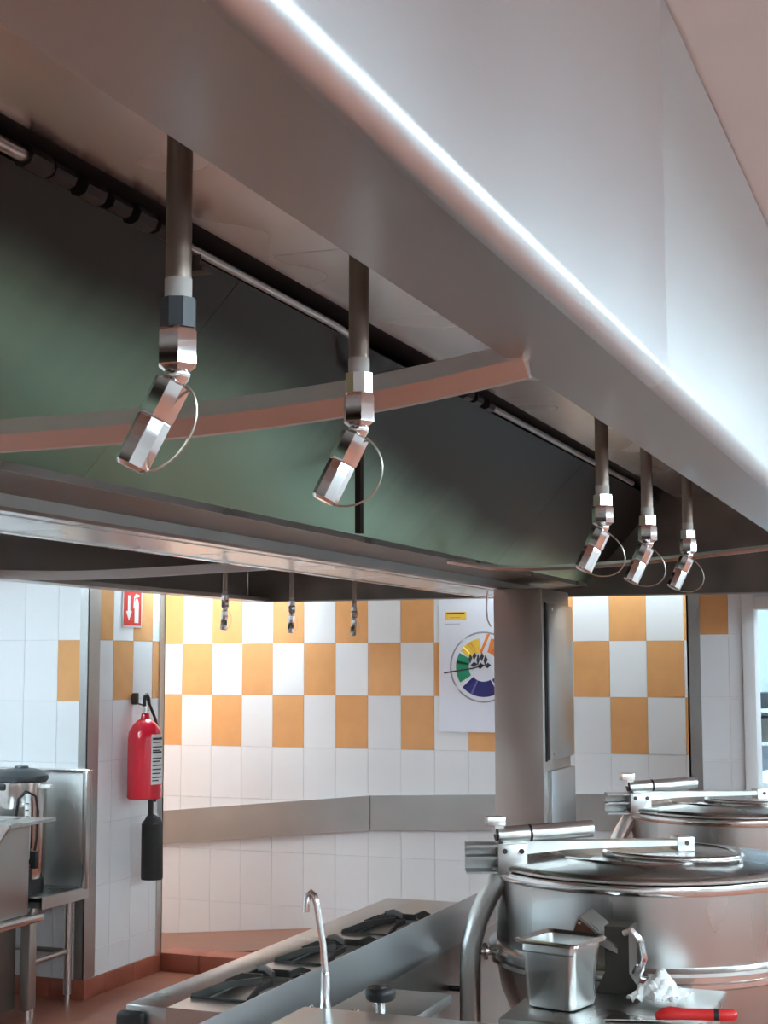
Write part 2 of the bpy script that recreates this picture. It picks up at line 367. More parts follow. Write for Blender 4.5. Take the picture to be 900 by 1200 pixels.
MB().prism([(-2.30, 1.944), (-2.003, 1.946), (-2.003, 1.97), (-2.30, 1.97)], 'Y', HY0, HY1 - .006).build('beam_soffit', 'beam', hd)
MB().prism([(-2.375, 1.947), (-2.302, 1.940), (-2.302, 1.97), (-2.375, 1.97)], 'Y', HY0, HY1 - .006).build('beam_edge', 'mirror', hd)
B((-3.72, HY1 - .004, ZL + .0), (-.34, HY1, CEIL - .004), 'end_panel', 'darksteel', hd)
B((-3.72, HY1 - .03, ZL - .004), (-.34, HY1 + .001, ZL + .003), 'end_flange', 'lip', hd)
B((-3.72, HY0, ZL), (-.34, HY0 + .004, CEIL - .004), 'end_panel', 'darksteel', hd)
# narrow dark upright bar hanging off the filter bank
MB().box((-1.613, 3.93, 1.972), (-1.597, 3.956, 2.205)).build('dark_upright_bar', 'black', hd)
# cross braces
def brace(y, pts, k=1.0, m='bracem'):
    P = []
    for i in range(len(pts) - 1):
        a, b = V(pts[i]), V(pts[i + 1])
        for j in range(6):
            P.append((a.lerp(b, j / 6)))
    P.append(V(pts[-1]))
    for _ in range(6):
        P = [P[0]] + [(P[i - 1] + P[i] * 2 + P[i + 1]) / 4 for i in range(1, len(P) - 1)] + [P[-1]]
    MB().tube([(p.x, y, p.y) for p in P], 1, prof=[(a * k, b * k) for a, b in BRP]).build('brace_bar', m, hd)
# side wall of the bar is dark and upright, its lower face is bevelled towards the aisle
BRP = [(.014, .019), (-.014, .019), (-.014, -.001), (.002, -.021), (.014, -.021)]
brace(1.62, [(-.455, 1.945), (-.63, 1.918), (-.82, 1.904), (-1.0, 1.899), (-1.25, 1.897), (-1.55, 1.91), (-1.80, 1.975)], .98)
brace(5.3, [(-.47, 2.012), (-.63, 2.0), (-.95, 1.972), (-1.28, 1.95), (-1.6, 1.95), (-1.80, 1.985)], .5, 'mirror')
brace(5.0, [(-3.65, 1.962), (-3.4, 1.952), (-3.21, 1.946), (-2.95, 1.95), (-2.66, 1.958), (-2.40, 1.966)], .9)
# ------------------------------------------------------------ detection conduit in the slot
cd = thing('detection_conduit', 'thin steel conduit with black fittings along the slot inside the hood', 'conduit', (-1.38, 3, 2.40))
ZC = 2.405
MB().tube([(-1.365, -.6, ZC), (-1.365, 2.05, ZC)], .012).build('conduit_run', 'steel', cd)
MB().tube([(-1.365, 2.45, ZC - .005), (-1.365, 3.2, ZC - .005), (-1.37, 3.38, ZC - .012), (-1.40, 3.46, ZC - .04), (-1.44, 3.5, ZC - .06)], .009).build('conduit_run', 'steel', cd)
MB().tube([(-1.44, 3.62, ZC - .06), (-1.40, 3.66, ZC - .035), (-1.37, 3.75, ZC - .012), (-1.365, 4.05, ZC - .005)], .009).build('conduit_run', 'steel', cd)
MB().tube([(-1.365, 4.45, ZC), (-1.365, 6.6, ZC)], .01).build('conduit_run', 'dullsteel', cd)
for y, s in ((1.97, .02), (2.04, .017), (2.13, .02), (2.22, .016), (2.30, .021), (2.38, .017), (4.2, .02), (4.3, .017), (4.42, .018)):
    MB().cyl((-1.365, y - .03, ZC), (-1.365, y + .03, ZC), s, 8).build('coupling', 'blackp', cd)
MB().tube([(-1.365, 2.52, ZC), (-1.37, 2.52, ZC - .04)], .008, 8).box((-1.39, 2.50, ZC - .048), (-1.345, 2.54, ZC - .038)).build('hanger_clip', 'iron', cd)
MB().tube([(-1.44, 3.5, ZC - .06), (-1.45, 3.56, ZC - .065), (-1.44, 3.62, ZC - .06)], .010, 8).build('link_wire', 'iron', cd)

# ------------------------------------------------------------ suppression nozzles
def nozzle(x, y, zp, label, ztop=2.42, tilt=26, red=False, ring=.05, group='fire suppression nozzles on drop pipes', dirv=(-.93, -.36), cl=.03, k=1.0):
    t = thing('suppression_nozzle', label, 'nozzle', (x, y, zp), group)
    MB().cyl((x, y, zp + .004), (x, y, ztop), .0103 * k, 18).build('drop_pipe', 'pipe', t)
    MB().cyl((x, y, zp - .006), (x, y, zp + .012), .0108 * k, 18).build('thread_tape', 'tape', t)
    MB().cyl((x, y, zp - cl), (x, y, zp - .004), .0145 * k, 8).build('coupling', 'greyp' if red else 'chrome', t)
    h = MB().tube([(x, y, zp - cl - .034), (x, y, zp - cl - .029), (x, y, zp - cl - .004), (x, y, zp - cl)], [.010 * k, .0165 * k, .0165 * k, .014 * k], 6)
    h.build('hex_nut', 'chrome', t)
    zb = zp - cl - .036
    MB().lathe([(0, -.010), (.006, -.009), (.0095, -.004), (.0105, 0), (.0095, .004), (.006, .008), (0, .009)], (x, y, zb), 16).build('swivel_ball', 'chrome', t)
    d = V((dirv[0] * sin(R(tilt)), dirv[1] * sin(R(tilt)), -cos(R(tilt)))).normalized(); p = V((x, y, zb)) + d * .006
    MB().tube([p, p + d * .002, p + d * .030, p + d * .032], [.010 * k, .0145 * k, .0145 * k, .0135 * k], 8).build('nozzle_collar', 'chrome', t)
    MB().tube([p + d * .0325, p + d * .034, p + d * .072, p + d * .075], [.0130 * k, .0138 * k, .0138 * k, .011 * k], 8).build('nozzle_tip', 'chrome', t)
    # blow-off cap wire: loop from collar round to the tip
    side = V((.93, .36, 0)); a = p + d * .004 + side * .012; b = p + d * .074
    mid = (a + b) / 2; half = (a - b) / 2; out = (side - d * side.dot(d)).normalized()
    pts = [mid + half * cos(q) + out * (ring * sin(q)) + V((0, 0, -.006)) * sin(q) for q in [pi * i / 14 for i in range(15)]]
    MB().tube(pts, .0012, 6).build('cap_wire', 'brass', t)
nozzle(-.56, 1.003, 1.886, 'nearest suppression nozzle, with reddish reflection, on the leftmost drop pipe of the right row', red=True, ring=.022, cl=.027)
nozzle(-.56, 1.375, 1.895, 'second suppression nozzle from the viewer, hanging over the curved brace bar', ring=.034, cl=.024)
nozzle(-.56, 2.46, 1.886, 'suppression nozzle in front of the dark filter end, left of the far trio', ring=.05, cl=.022, k=1.1)
nozzle(-.56, 2.84, 1.886, 'middle suppression nozzle of the far trio under the right hood lip', ring=.046, cl=.022, k=1.1)
nozzle(-.56, 3.29, 1.895, 'rightmost suppression nozzle of the far trio under the right hood lip', ring=.046, cl=.022, k=1.1)
for y, n in ((5.2, 'left bay nozzle nearest the red sign, before the first orange tile'), (5.82, 'middle nozzle of the three in the left hood bay'), (6.52, 'left bay nozzle nearest the poster, before an orange tile')):
    nozzle(-2.68, y, 1.872, n, tilt=4, ring=.02, cl=.022, group='suppression nozzles in the left hood bay')

# ------------------------------------------------------------ steel column under the hood
cl = thing('support_column', 'boxed stainless steel column carrying the hood, with a side cover plate', 'column', (-1.9, 6.85, 0))
B((-2.02, 6.60, 0), (-1.79, 7.09, 1.944), 'column_casing', 'colsteel', cl, .004)
B((-1.79, 6.655, 1.165), (-1.772, 7.085, 1.875), 'cover_plate', 'steel', cl, .003)
B((-1.79, 6.66, .2), (-1.768, 7.09, 1.115), 'cover_plate', 'panel', cl, .003)
B((-1.79, 6.632, 1.16), (-1.785, 6.653, 1.88), 'shadow_gap_channel', 'black', cl)
for z in (1.19, 1.85):
    MB().cyl((-1.773, 6.70, z), (-1.768, 6.70, z), .007, 10).build('screw', 'chrome', cl)
ct = MB().tube([(-2.045, 6.59, 1.94), (-2.05, 6.585, 1.86), (-2.045, 6.585, 1.80), (-2.03, 6.59, 1.77)], .004, 8).build('cable', 'label', cl)

# ------------------------------------------------------------ kettles
KX, KY = -.945, 4.667
def make_kettle(label):
    t = thing('steam_kettle', label, 'kettle', (KX, KY, 0), 'large tilting steam kettles')
    c = (KX, KY, 0)
    MB().lathe([(.0, .30), (.16, .315), (.30, .39), (.40, .50), (.45, .62), (.462, .70), (.462, .968), (.452, .968), (.452, .70), (.43, .62), (.0, .36)], c, 72).build('kettle_body', 'kettle', t)
    MB().lathe([(.462, .763), (.470, .762), (.486, .752), (.487, .742), (.474, .738), (.474, .724), (.484, .720), (.484, .708), (.468, .700), (.462, .700)], c, 72).build('jacket_band', 'mirror', t)
    MB().lathe([(.455, .985), (.474, .985), (.476, .982), (.476, .960), (.474, .957), (.462, .955), (.455, .96)], c, 72).build('rim_band', 'mirror', t)
    MB().lathe([(0, 1.030), (.10, 1.029), (.30, 1.021), (.44, 1.006), (.462, 1.000), (.466, .995), (.466, .988), (.45, .986), (0, .986)], c, 72).build('lid', 'kettle', t)
    hp = [V((KX + .10 - .20 * cos(pi * q / 12), KY - .12 - .12 * sin(pi * q / 12), 1.034)) for q in range(13)]
    hp = [V((hp[0].x, hp[0].y, 1.018))] + hp + [V((hp[-1].x, hp[-1].y, 1.018))]
    MB().tube(hp, .009, 10).build('lid_handle', 'chrome', t)
    MB().lathe([(.27, 1.0225), (.282, 1.026), (.290, 1.026), (.297, 1.021)], c, 72).build('lid_bead', 'mirror', t)
    # hinge bracket beside the kettle
    hx, hy = KX - .387, KY - .265; A = math.atan2(.30, .47); rot = M.Rotation(R(22), 3, 'Z'); ra = M.Rotation(A, 3, 'Z')
    br = MB().box((-.105, -.045, .978), (-.012, .045, .984), at=(hx, hy, 0), rot=rot).box((-.105, -.045, 1.055), (-.012, .045, 1.062), at=(hx, hy, 0), rot=rot)
    br.box((-.105, .037, .98), (-.012, .045, 1.06), at=(hx, hy, 0), rot=rot).box((-.105, -.03, 1.018), (-.012, .04, 1.026), at=(hx, hy, 0), rot=rot)
    br.build('bracket_channel', 'dullsteel', t)
    pl = MB().box((-.012, -.055, .975), (.075, -.045, 1.066), .002, at=(hx, hy, 0), rot=rot).box((-.012, .045, .975), (.075, .055, 1.066), .002, at=(hx, hy, 0), rot=rot)
    pl.box((-.012, -.05, 1.0), (-.006, .05, 1.05), at=(hx, hy, 0), rot=rot)
    pl = pl.build('bracket_plate', 'satin', t)
    for dx in (.008, .058):
        q = V((hx, hy, 0)) + rot @ V((dx, -.056, 1.045)); e = V((hx, hy, 0)) + rot @ V((dx, -.062, 1.045))
        MB().cyl(q, e, .008, 8).build('bolt', 'iron', pl)
    o = V((hx, hy, 0))
    MB().cyl(o + ra @ V((-.01, 0, 1.086)), o + ra @ V((.29, 0, 1.100)), .025, 20).build('spring_cylinder', 'satin', t)
    MB().tube([o + ra @ V((-.016, 0, 1.0895)), o + ra @ V((-.0105, 0, 1.09))], .021, 16).tube([o + ra @ V((.088, 0, 1.0905)), o + ra @ V((.096, 0, 1.091))], .0258, 20).build('cylinder_ring', 'blackp', t)
    cv = MB().box((-.045, -.02, 1.115), (.012, .02, 1.143), .003, at=o, rot=ra).box((-.02, -.012, 1.09), (.008, .012, 1.12), at=o, rot=ra).build('clevis', 'satin', t)
    MB().prism([(.0, 1.020), (.20, 1.040), (.60, 1.045), (.60, 1.062), (.25, 1.066), (.0, 1.072)], 'Y', -.017, .017)
    ar = MB()
    poly = [(.0, 1.024), (.20, 1.042), (.60, 1.046), (.60, 1.060), (.25, 1.066), (.0, 1.070)]
    n = len(poly); vs = [o + ra @ V((x, -.028, z)) for x, z in poly] + [o + ra @ V((x, .028, z)) for x, z in poly]
    ar._add(vs, [tuple(range(n)), tuple(range(2 * n - 1, n - 1, -1))] + [(i, i + n, (i + 1) % n + n, (i + 1) % n) for i in range(n)])
    ar = ar.build('lid_arm', 'satin', t)
    eb = MB().box((.555, -.032, 1.028), (.61, .032, 1.070), .002, at=o, rot=ra).build('arm_end_block', 'satin', t)
    MB().cyl(o + ra @ V((.584, -.033, 1.052)), o + ra @ V((.584, -.037, 1.052)), .007, 8).build('bolt', 'iron', eb)
    MB().cyl(o + ra @ V((.575, 0, 1.02)), o + ra @ V((.575, 0, 1.04)), .018, 12).build('arm_pivot', 'chrome', t)
    px, py = KX - .485, KY - .267
    pts = [(px, py, -.08), (px, py, .60), (px, py, .70), (px + .004, py, .76), (px + .022, py + .003, .83), (px + .055, py + .008, .90), (px + .085, py + .014, .95), (px + .098, py + .018, .98)]
    MB().tube(pts, .032, 20).build('hinge_post', 'satin', t)
    MB().cyl((px, py, -.1204), (px, py, -.07), .07, 20).build('post_foot', 'dullsteel', t)
    MB().cyl((px + .02, py + .02, .735), (px + .085, py + .06, .735), .012, 12).cyl((px + .035, py + .03, .735), (px + .042, py + .034, .735), .026, 12).cyl((px + .058, py + .044, .735), (px + .07, py + .052, .735), .021, 12).build('post_bolt', 'chrome', t)
    MB().lathe([(.0, -.1204), (.27, -.1204), (.27, -.09), (.2, .06), (.17, .34), (0, .36)], c, 40).build('pedestal', 'dullsteel', t)
    return t
KS = .93
k1 = make_kettle('nearer large stainless steam kettle with hinged lid, beside the faucet')
k1.location = (KX * KS, KY * KS, 1.6 - 1.6 * KS); k1.scale = (KS,) * 3
k2 = copy_tree(k1, (KX * KS, KY * KS + 1.757, 1.6 - 1.6 * KS)); k2['label'] = 'farther stainless steam kettle, partly hidden behind the nearer one, by the doorway'

# ------------------------------------------------------------ control console with pan, cloth, knife
cs = thing('kettle_console', 'low stainless console in front of the nearer kettle, carrying the pan', 'console', (-.81, 3.6, 0))
B((-1.01, 3.42, 0), (-.60, 3.84, .765), 'console_body', 'dullsteel', cs, .004)
B((-1.035, 3.385, .766), (-.585, 3.86, .792), 'console_top', 'steel', cs, .006)
MB().prism([(-.885, .793), (-.765, .793), (-.80, .845), (-.80, .955), (-.86, .955), (-.86, .845)], 'Y', 3.72, 3.82).build('switch_housing', 'brown', cs)
MB().prism([(-.937, .938), (-.924, .975), (-.918, .977), (-.825, .905), (-.825, .893)], 'Y', 3.705, 3.84).build('sloped_cover', 'steel', cs)
MB().prism([(-.934, .940), (-.921, .972), (-.862, .927)], 'Y', 3.701, 3.706).build('cover_end', 'rust', cs)
MB().cyl((-.917, 3.701, .962), (-.917, 3.697, .962), .004, 8).build('bolt', 'chrome', cs)
MB().tube([(-.805, 3.69, .945), (-.785, 3.685, .955), (-.762, 3.685, .93), (-.755, 3.685, .89), (-.765, 3.685, .865)], .008, 8).build('latch', 'chrome', cs)
MB().cyl((-.765, 3.685, .83), (-.745, 3.685, .83), .018, 10).cyl((-.775, 3.685, .85), (-.765, 3.685, .87), .012, 8).build('drain_fitting', 'chrome', cs)
def pan():
    c = V((-.930, 3.56, .7925))
    rot = Rz(-15)
    a, b, h = .078, .078, .158
    t = thing('steam_table_pan', 'small deep stainless food pan standing on the console', 'pan', c)
    def rr(hx, hy, r, z, n=5):
        out = []
        for sx, sy, a0 in ((1, 1, 0), (-1, 1, pi / 2), (-1, -1, pi), (1, -1, 3 * pi / 2)):
            for i in range(n):
                q = a0 + pi / 2 * i / (n - 1)
                out.append(c + rot @ V((sx * (hx - r) + r * cos(q), sy * (hy - r) + r * sin(q), z)))
        return out
    rings = [rr(a - .024, b - .024, .02, 0), rr(a - .016, b - .016, .02, .004), rr(a - .013, b - .013, .02, .02), rr(a - .008, b - .010, .018, h - .03), rr(a - .006, b - .006, .018, h - .026), rr(a - .006, b - .006, .018, h - .006)]
    inner = [rr(a - .008, b - .008, .018, h - .006), rr(a - .012, b - .012, .018, h - .03), rr(a - .017, b - .017, .02, .022), rr(a - .028, b - .028, .02, .006)]
    m = MB(); allr = rings + inner; n = len(rings[0])
    vs = [v for q in allr for v in q]; fs = []
    for i in range(len(allr) - 1):
        for k in range(n): fs.append((i * n + k, i * n + (k + 1) % n, (i + 1) * n + (k + 1) % n, (i + 1) * n + k))
    fs.append(tuple(range(n))); fs.append(tuple((len(allr) - 1) * n + k for k in range(n)))
    m._add(vs, fs); m.build('pan_body', 'steel', t)
    rim = [rr(a + .006, b + .006, .02, h - .008), rr(a + .008, b + .008, .022, h - .002), rr(a + .004, b + .004, .02, h + .002), rr(a - .008, b - .008, .018, h - .004), rr(a - .005, b - .005, .018, h - .008)]
    m = MB(); vs = [v for q in rim for v in q]; fs = []
    for i in range(len(rim)):
        j = (i + 1) % len(rim)
        for k in range(n): fs.append((i * n + k, i * n + (k + 1) % n, j * n + (k + 1) % n, j * n + k))
    m._add(vs, fs); m.build('rolled_rim', 'mirror', t)
pan()
# crumpled cloth: a heap of folds
def cloth():
    nx, ny = 26, 20; vs = []; fs = []
    for j in range(ny):
        for i in range(nx):
            u, v = i / (nx - 1) * 2 - 1, j / (ny - 1) * 2 - 1
            r = min(1, math.hypot(u, v)); h = max(0, 1 - r ** 2.2)
            z = .055 * h * (.75 + .35 * sin(5 * u + 2 * v + 1) * cos(4 * v - u)) + .012 * abs(sin(9 * u - 4 * v)) + .008 * abs(sin(13 * v + 5 * u))
            vs.append((-.715 + .056 * u * (1 + .15 * sin(7 * v)) + .012 * v, 3.66 + .05 * v * (1 + .2 * sin(6 * u)), .796 + z + .002))
    for j in range(ny - 1):
        for i in range(nx - 1):
            k = j * nx + i; fs.append((k, k + 1, k + nx + 1, k + nx))
    m = MB(); m._add([V(q) for q in vs], fs)
    o = m.build('cleaning_cloth', 'cloth', None, org=(-.715, 3.66, .795))
    sd = o.modifiers.new('thick', 'SOLIDIFY'); sd.thickness = .002; sd.offset = 1
    tag(o, 'crumpled white cloth on the console beside the red handle', 'cloth')
cloth()
kn = thing('kitchen_spatula', 'red handled steel spatula lying before the white cloth', 'spatula', (-.62, 3.47, .795))
MB().prism([(-.80, 3.43), (-.675, 3.465), (-.675, 3.495), (-.79, 3.485)], 'Z', .796, .799).build('blade', 'mirror', kn)
P = [(-.685, 3.475, .807), (-.668, 3.478, .811), (-.60, 3.492, .813), (-.56, 3.50, .813)]
MB().tube([(-.69, 3.476, .805), (-.675, 3.479, .809), (-.655, 3.483, .812), (-.63, 3.488, .811), (-.562, 3.502, .812)], [.006, .013, .0155, .013, .0135], 12).build('handle', 'redplastic', kn)
MB().tube([(-.562, 3.502, .812), (-.552, 3.504, .812)], .0138, 12).build('handle_band', 'blackp', kn)
MB().tube([(-.552, 3.504, .812), (-.52, 3.510, .813), (-.512, 3.512, .813)], [.0138, .0135, .008], 12).build('handle_end', 'redplastic', kn)

# ------------------------------------------------------------ cooking range
rg = thing('cooking_range', 'low steel gas range with black iron grates left of the splash guard', 'range', (-1.68, 4.0, 0))
RX0, RX1, RY0, RY1, RZ = -1.90, -1.445, 3.19, 4.92, .7975
B((RX0 + .03, RY0 + .02, .1), (RX1, RY1, .775), 'range_body', 'dullsteel', rg)
tf = MB(); secs = [(3.30, 3.66), (3.77, 4.13), (4.24, 4.60)]
tf.box((RX0, RY0, RZ - .07), (RX0 + .115, RY1, RZ), .006).box((RX1 - .03, RY0, RZ - .07), (RX1, RY1, RZ), .004)
ys = [RY0] + [q for s in secs for q in s] + [RY1]
for i in range(0, len(ys), 2): tf.box((RX0 + .11, ys[i], RZ - .07), (RX1 - .028, ys[i + 1], RZ - .001))
tf.build('top_frame', 'steel', rg)
B((RX0 + .08, RY0 + .05, RZ - .075), (RX1 - .02, RY1 - .05, RZ - .07), 'drip_tray', 'darksteel', rg)
MB().box((RX0 - .012, RY0 - .03, RZ - .075), (RX0 + .06, RY0 + .0, RZ - .012), .012).build('corner_bumper', 'blackp', rg)
for l in ((RX0 + .06, RY0 + .06), (RX1 - .05, RY0 + .06), (RX0 + .06, RY1 - .06), (RX1 - .05, RY1 - .06)):
    MB().cyl((*l, 0), (*l, .1), .022, 12).build('leg', 'steel', rg)
for y0, y1 in secs:
    x0, x1 = RX0 + .12, RX1 - .034; xm, ym = (x0 + x1) / 2, (y0 + y1) / 2
    g = MB()
    for a, b in (((x0, y0), (x1, y0)), ((x1, y0), (x1, y1)), ((x1, y1), (x0, y1)), ((x0, y1), (x0, y0))):
        g.tube([(*a, RZ - .004), (*b, RZ - .004)], 1, prof=[(-.005, -.01), (.005, -.01), (.004, .008), (-.004, .008)])
    for ang in range(0, 360, 45):
        q = R(ang); ex = max(min(cos(q) * 2, 1), -1); ey = max(min(sin(q) * 2, 1), -1)
        o_ = V((xm + ex * (x1 - x0) / 2, ym + ey * (y1 - y0) / 2, RZ + .002)); i_ = V((xm + cos(q) * .05, ym + sin(q) * .05, RZ + .022))
        g.tube([o_, o_.lerp(i_, .45) + V((0, 0, .010)), i_], 1, prof=[(-.004, -.008), (.004, -.008), (.003, .007), (-.003, .007)])
    gr = g.build('grate', 'iron', rg)
    MB().lathe([(0, .02), (.03, .018), (.045, .008), (.05, 0), (.05, -.03), (0, -.03)], (xm, ym, RZ - .03), 20).build('burner', 'iron', rg)
# ------------------------------------------------------------ splash guard between range and kettles
sg = thing('splash_guard', 'long sloping stainless splash guard between range and kettles', 'splash guard', (-1.41, 3.5, 0))
MB().prism([(-1.420, .905), (-1.412, .908), (-1.392, .818), (-1.392, .800), (-1.400, .800), (-1.400, .818)], 'Y', 2.45, 5.0).build('sloped_rail', 'panel', sg)
MB().prism([(-1.43, 0), (-1.405, 0), (-1.405, .80), (-1.420, .90), (-1.43, .90)], 'Y', 2.45, 5.0).build('guard_panel', 'dullsteel', sg)
MB().tube([(-1.405, 4.13, .685), (-1.355, 4.13, .685)], .008, 8).tube([(-1.355, 4.13, .66), (-1.355, 4.13, .71)], .009, 8).build('valve_lever', 'blackp', sg)
MB().cyl((-1.405, 4.25, .735), (-1.40, 4.25, .735), .008, 8).build('screw', 'iron', sg)
MB().box((-1.412, 2.98, .78), (-1.352, 2.985, .842)).build('end_clip', 'dullsteel', sg)
# ------------------------------------------------------------ front counter with faucet
fc = thing('front_counter', 'pinkish reflecting steel counter edge at the bottom of the view', 'counter', (-1.0, 2.5, 0))
B((-1.30, 2.2, .87), (-.80, 2.89, .90), 'counter_top', 'steel', fc, .004); B((-1.26, 2.25, 0), (-.82, 2.85, .87), 'counter_body', 'dullsteel', fc)
B((-1.30, 2.89, .845), (-1.10, 3.25, .868), 'rear_ledge', 'dullsteel', fc, .003); B((-1.26, 2.9, 0), (-1.12, 3.22, .845), 'ledge_support', 'dullsteel', fc)
k = thing('valve_knob', 'round black control knob standing up behind the counter edge', 'knob', (-1.185, 3.03, .868))
MB().cyl((-1.185, 3.03, .868), (-1.185, 3.03, .893), .011, 12).build('knob_stem', 'chrome', k)
MB().lathe([(0, .030), (.013, .030), (.014, .026), (.027, .027), (.032, .022), (.033, .014), (.031, .004), (.026, 0), (0, 0)], (-1.185, 3.03, .892), 24).build('knob_grip', 'blackp', k)
fa = thing('pot_filler_faucet', 'tall slim chrome faucet with hooked spout in front of the grates', 'faucet', (-1.266, 2.925, .868))
fx, fy = -1.266, 2.925
MB().tube([(fx, fy, .90), (fx, fy, .96), (fx - .006, fy, 1.02), (fx - .020, fy, 1.10), (fx - .026, fy, 1.118), (fx - .034, fy, 1.124), (fx - .041, fy, 1.118), (fx - .044, fy, 1.104), (fx - .045, fy, 1.084)], .0072, 12).build('spout', 'chrome', fa)
MB().tube([(fx, fy, .888), (fx, fy, .905), (fx, fy, .960), (fx, fy, .964)], [.013, .0105, .0095, .008], 12).build('spout_base', 'chrome', fa)
MB().tube([(fx - .02, fy, .884), (fx + .075, fy, .884)], .006, 10).box((fx - .022, fy - .014, .868), (fx + .022, fy + .014, .882), .003).build('faucet_base', 'chrome', fa)
for dx in (-.032, .058, .07): MB().cyl((fx + dx, fy, .868), (fx + dx, fy, .894), .005, 8).build('screw', 'chrome', fa)

# ------------------------------------------------------------ left: stand with urn, sink
st = thing('urn_stand', 'low stainless stand with high backsplash against the left wall', 'stand', (-4.3, 6.1, 0))
B((-4.75, 5.935, .515), (-3.985, 6.325, .535), 'stand_top', 'steel', st, .003)
MB().box((-4.75, 5.935, .49), (-3.985, 5.95, .535)).box((-3.995, 5.935, .485), (-3.980, 6.325, .54)).build('front_apron', 'steel', st)
B((-4.75, 6.322, .53), (-3.975, 6.338, 1.085), 'backsplash', 'dullsteel', st, .003)
MB().box((-4.0, 6.285, .53), (-3.975, 6.322, 1.085), .003).build('backsplash_return', 'steel', st)
B((-4.75, 6.30, 1.083), (-3.972, 6.34, 1.095), 'backsplash_cap', 'mirror', st, .003)
for x, y in ((-4.055, 6.27), (-4.055, 5.975), (-4.70, 6.27), (-4.70, 5.975)):
    lg = MB().cyl((x, y, .04), (x, y, .515), .019, 14).build('leg', 'steel', st)
    MB().cyl((x, y, 0), (x, y, .045), .013, 12).build('foot', 'chrome', lg)
MB().cyl((-4.055, 5.975, .24), (-4.055, 6.27, .24), .013, 12).cyl((-4.70, 6.27, .24), (-4.055, 6.27, .24), .013, 12).build('stretcher', 'steel', st)
ux, uy = -4.205, 6.075
ur = thing('coffee_urn', 'tall stainless coffee urn with black domed lid on the low stand', 'urn', (ux, uy, .535))
MB().lathe([(0, .07), (.115, .07), (.118, .075), (.122, .46), (.124, .50), (.124, .515), (.118, .52), (0, .52)], (ux, uy, .535), 40).build('urn_body', 'mirror', ur)
MB().lathe([(0, 0), (.112, 0), (.115, .02), (.112, .068), (0, .07)], (ux, uy, .535), 40).build('urn_base', 'blackp', ur)
MB().lathe([(0, .590), (.03, .588), (.035, .578), (.07, .574), (.105, .562), (.125, .545), (.128, .53), (.124, .52), (0, .52)], (ux, uy, .535), 40).build('urn_lid', 'greyp', ur)
MB().box((ux - .12, uy - .135, 1.015), (ux + .0, uy - .10, 1.048), .01, rot=None).build('side_handle', 'blackp', ur)
MB().box((ux + .105, uy - .02, 1.02), (ux + .175, uy + .01, 1.04), .008).build('side_handle', 'label', ur)
g = MB(); g.cyl((ux + .10, uy - .085, .70), (ux + .10, uy - .085, 1.0), .013, 12).build('sight_glass', 'label', ur)
for i in range(9): MB().box((ux + .096, uy - .1, .715 + .03 * i), (ux + .113, uy - .097, .72 + .03 * i)).build('gauge_mark', 'ink', ur)
MB().box((ux + .075, uy - .115, .60), (ux + .115, uy - .06, .66), .004).cyl((ux + .09, uy - .14, .625), (ux + .09, uy - .09, .625), .013, 10).cyl((ux + .09, uy - .135, .575), (ux + .09, uy - .135, .625), .010, 10).build('tap', 'blackp', ur)
MB().box((ux + .12, uy - .09, .66), (ux + .15, uy - .06, .74), .004).build('tap_lever', 'blackp', ur)
MB().tube([(ux + .06, uy - .118, .78), (ux + .058, uy - .122, .90), (ux + .07, uy - .12, .98), (ux + .10, uy - .095, 1.012), (ux + .13, uy - .07, .99), (ux + .138, uy - .06, .92), (ux + .135, uy - .06, .80), (ux + .125, uy - .06, .74)], .006, 8).build('power_cord', 'rubber', ur)

sk2 = thing('prep_sink', 'stainless prep sink cut off by the left edge of the view', 'sink', (-4.3, 5.6, 0))
MB().prism([(-4.9, .905), (-4.9, .88), (-3.99, .88), (-3.865, .898), (-3.865, .912)], 'Y', 5.50, 5.86).build('sink_rim', 'steel', sk2)
MB().box((-4.9, 5.52, .475), (-4.0, 5.86, .885), .01).build('sink_bowl', 'dullsteel', sk2)
MB().prism([(-4.0, .88), (-3.88, .895), (-4.0, .73)], 'Y', 5.515, 5.53).build('rim_gusset', 'steel', sk2)
MB().box((-4.9, 5.45, .440), (-3.965, 5.93, .475), .005).build('lower_shelf', 'mirror', sk2)
MB().box((-4.9, 5.53, .06), (-4.06, 5.85, .44)).build('under_shelf_shade', 'darksteel', sk2)  # dark box added to stand for the shade under the shelf
for x, y in ((-4.02, 5.89), (-4.02, 5.49), (-4.85, 5.5), (-4.85, 5.89)):
    lg = B((x - .025, y - .025, .05), (x + .025, y + .025, .44), 'leg', 'dullsteel', sk2, .003)
    MB().cyl((x, y, 0), (x, y, .05), .017, 12).build('foot', 'chrome', lg)

# ------------------------------------------------------------ extinguisher, sign, hook
XW = XE + .006
ey, ex = 6.715, XW + .105
fe = thing('fire_extinguisher', 'red fire extinguisher with black horn hanging on the tiled wall', 'fire extinguisher', (ex, ey, 1.1))
zb = .925
MB().lathe([(0, 0), (.082, 0), (.087, .006), (.087, .30), (.083, .335), (.062, .37), (.042, .392), (.024, .402), (.020, .425), (.018, .43), (0, .43)], (ex, ey, zb), 40).build('cylinder', 'red', fe)
MB().cyl((ex, ey, zb + .43), (ex, ey, zb + .465), .016, 16).cyl((ex, ey - .02, zb + .448), (ex, ey + .03, zb + .448), .009, 12).build('valve', 'chrome', fe)
MB().tube([(ex, ey - .01, zb + .465), (ex, ey - .012, zb + .49), (ex, ey - .005, zb + .515), (ex, ey + .012, zb + .525), (ex, ey + .03, zb + .505), (ex, ey + .036, zb + .47)], .009, 10).build('carry_handle', 'blackp', fe)
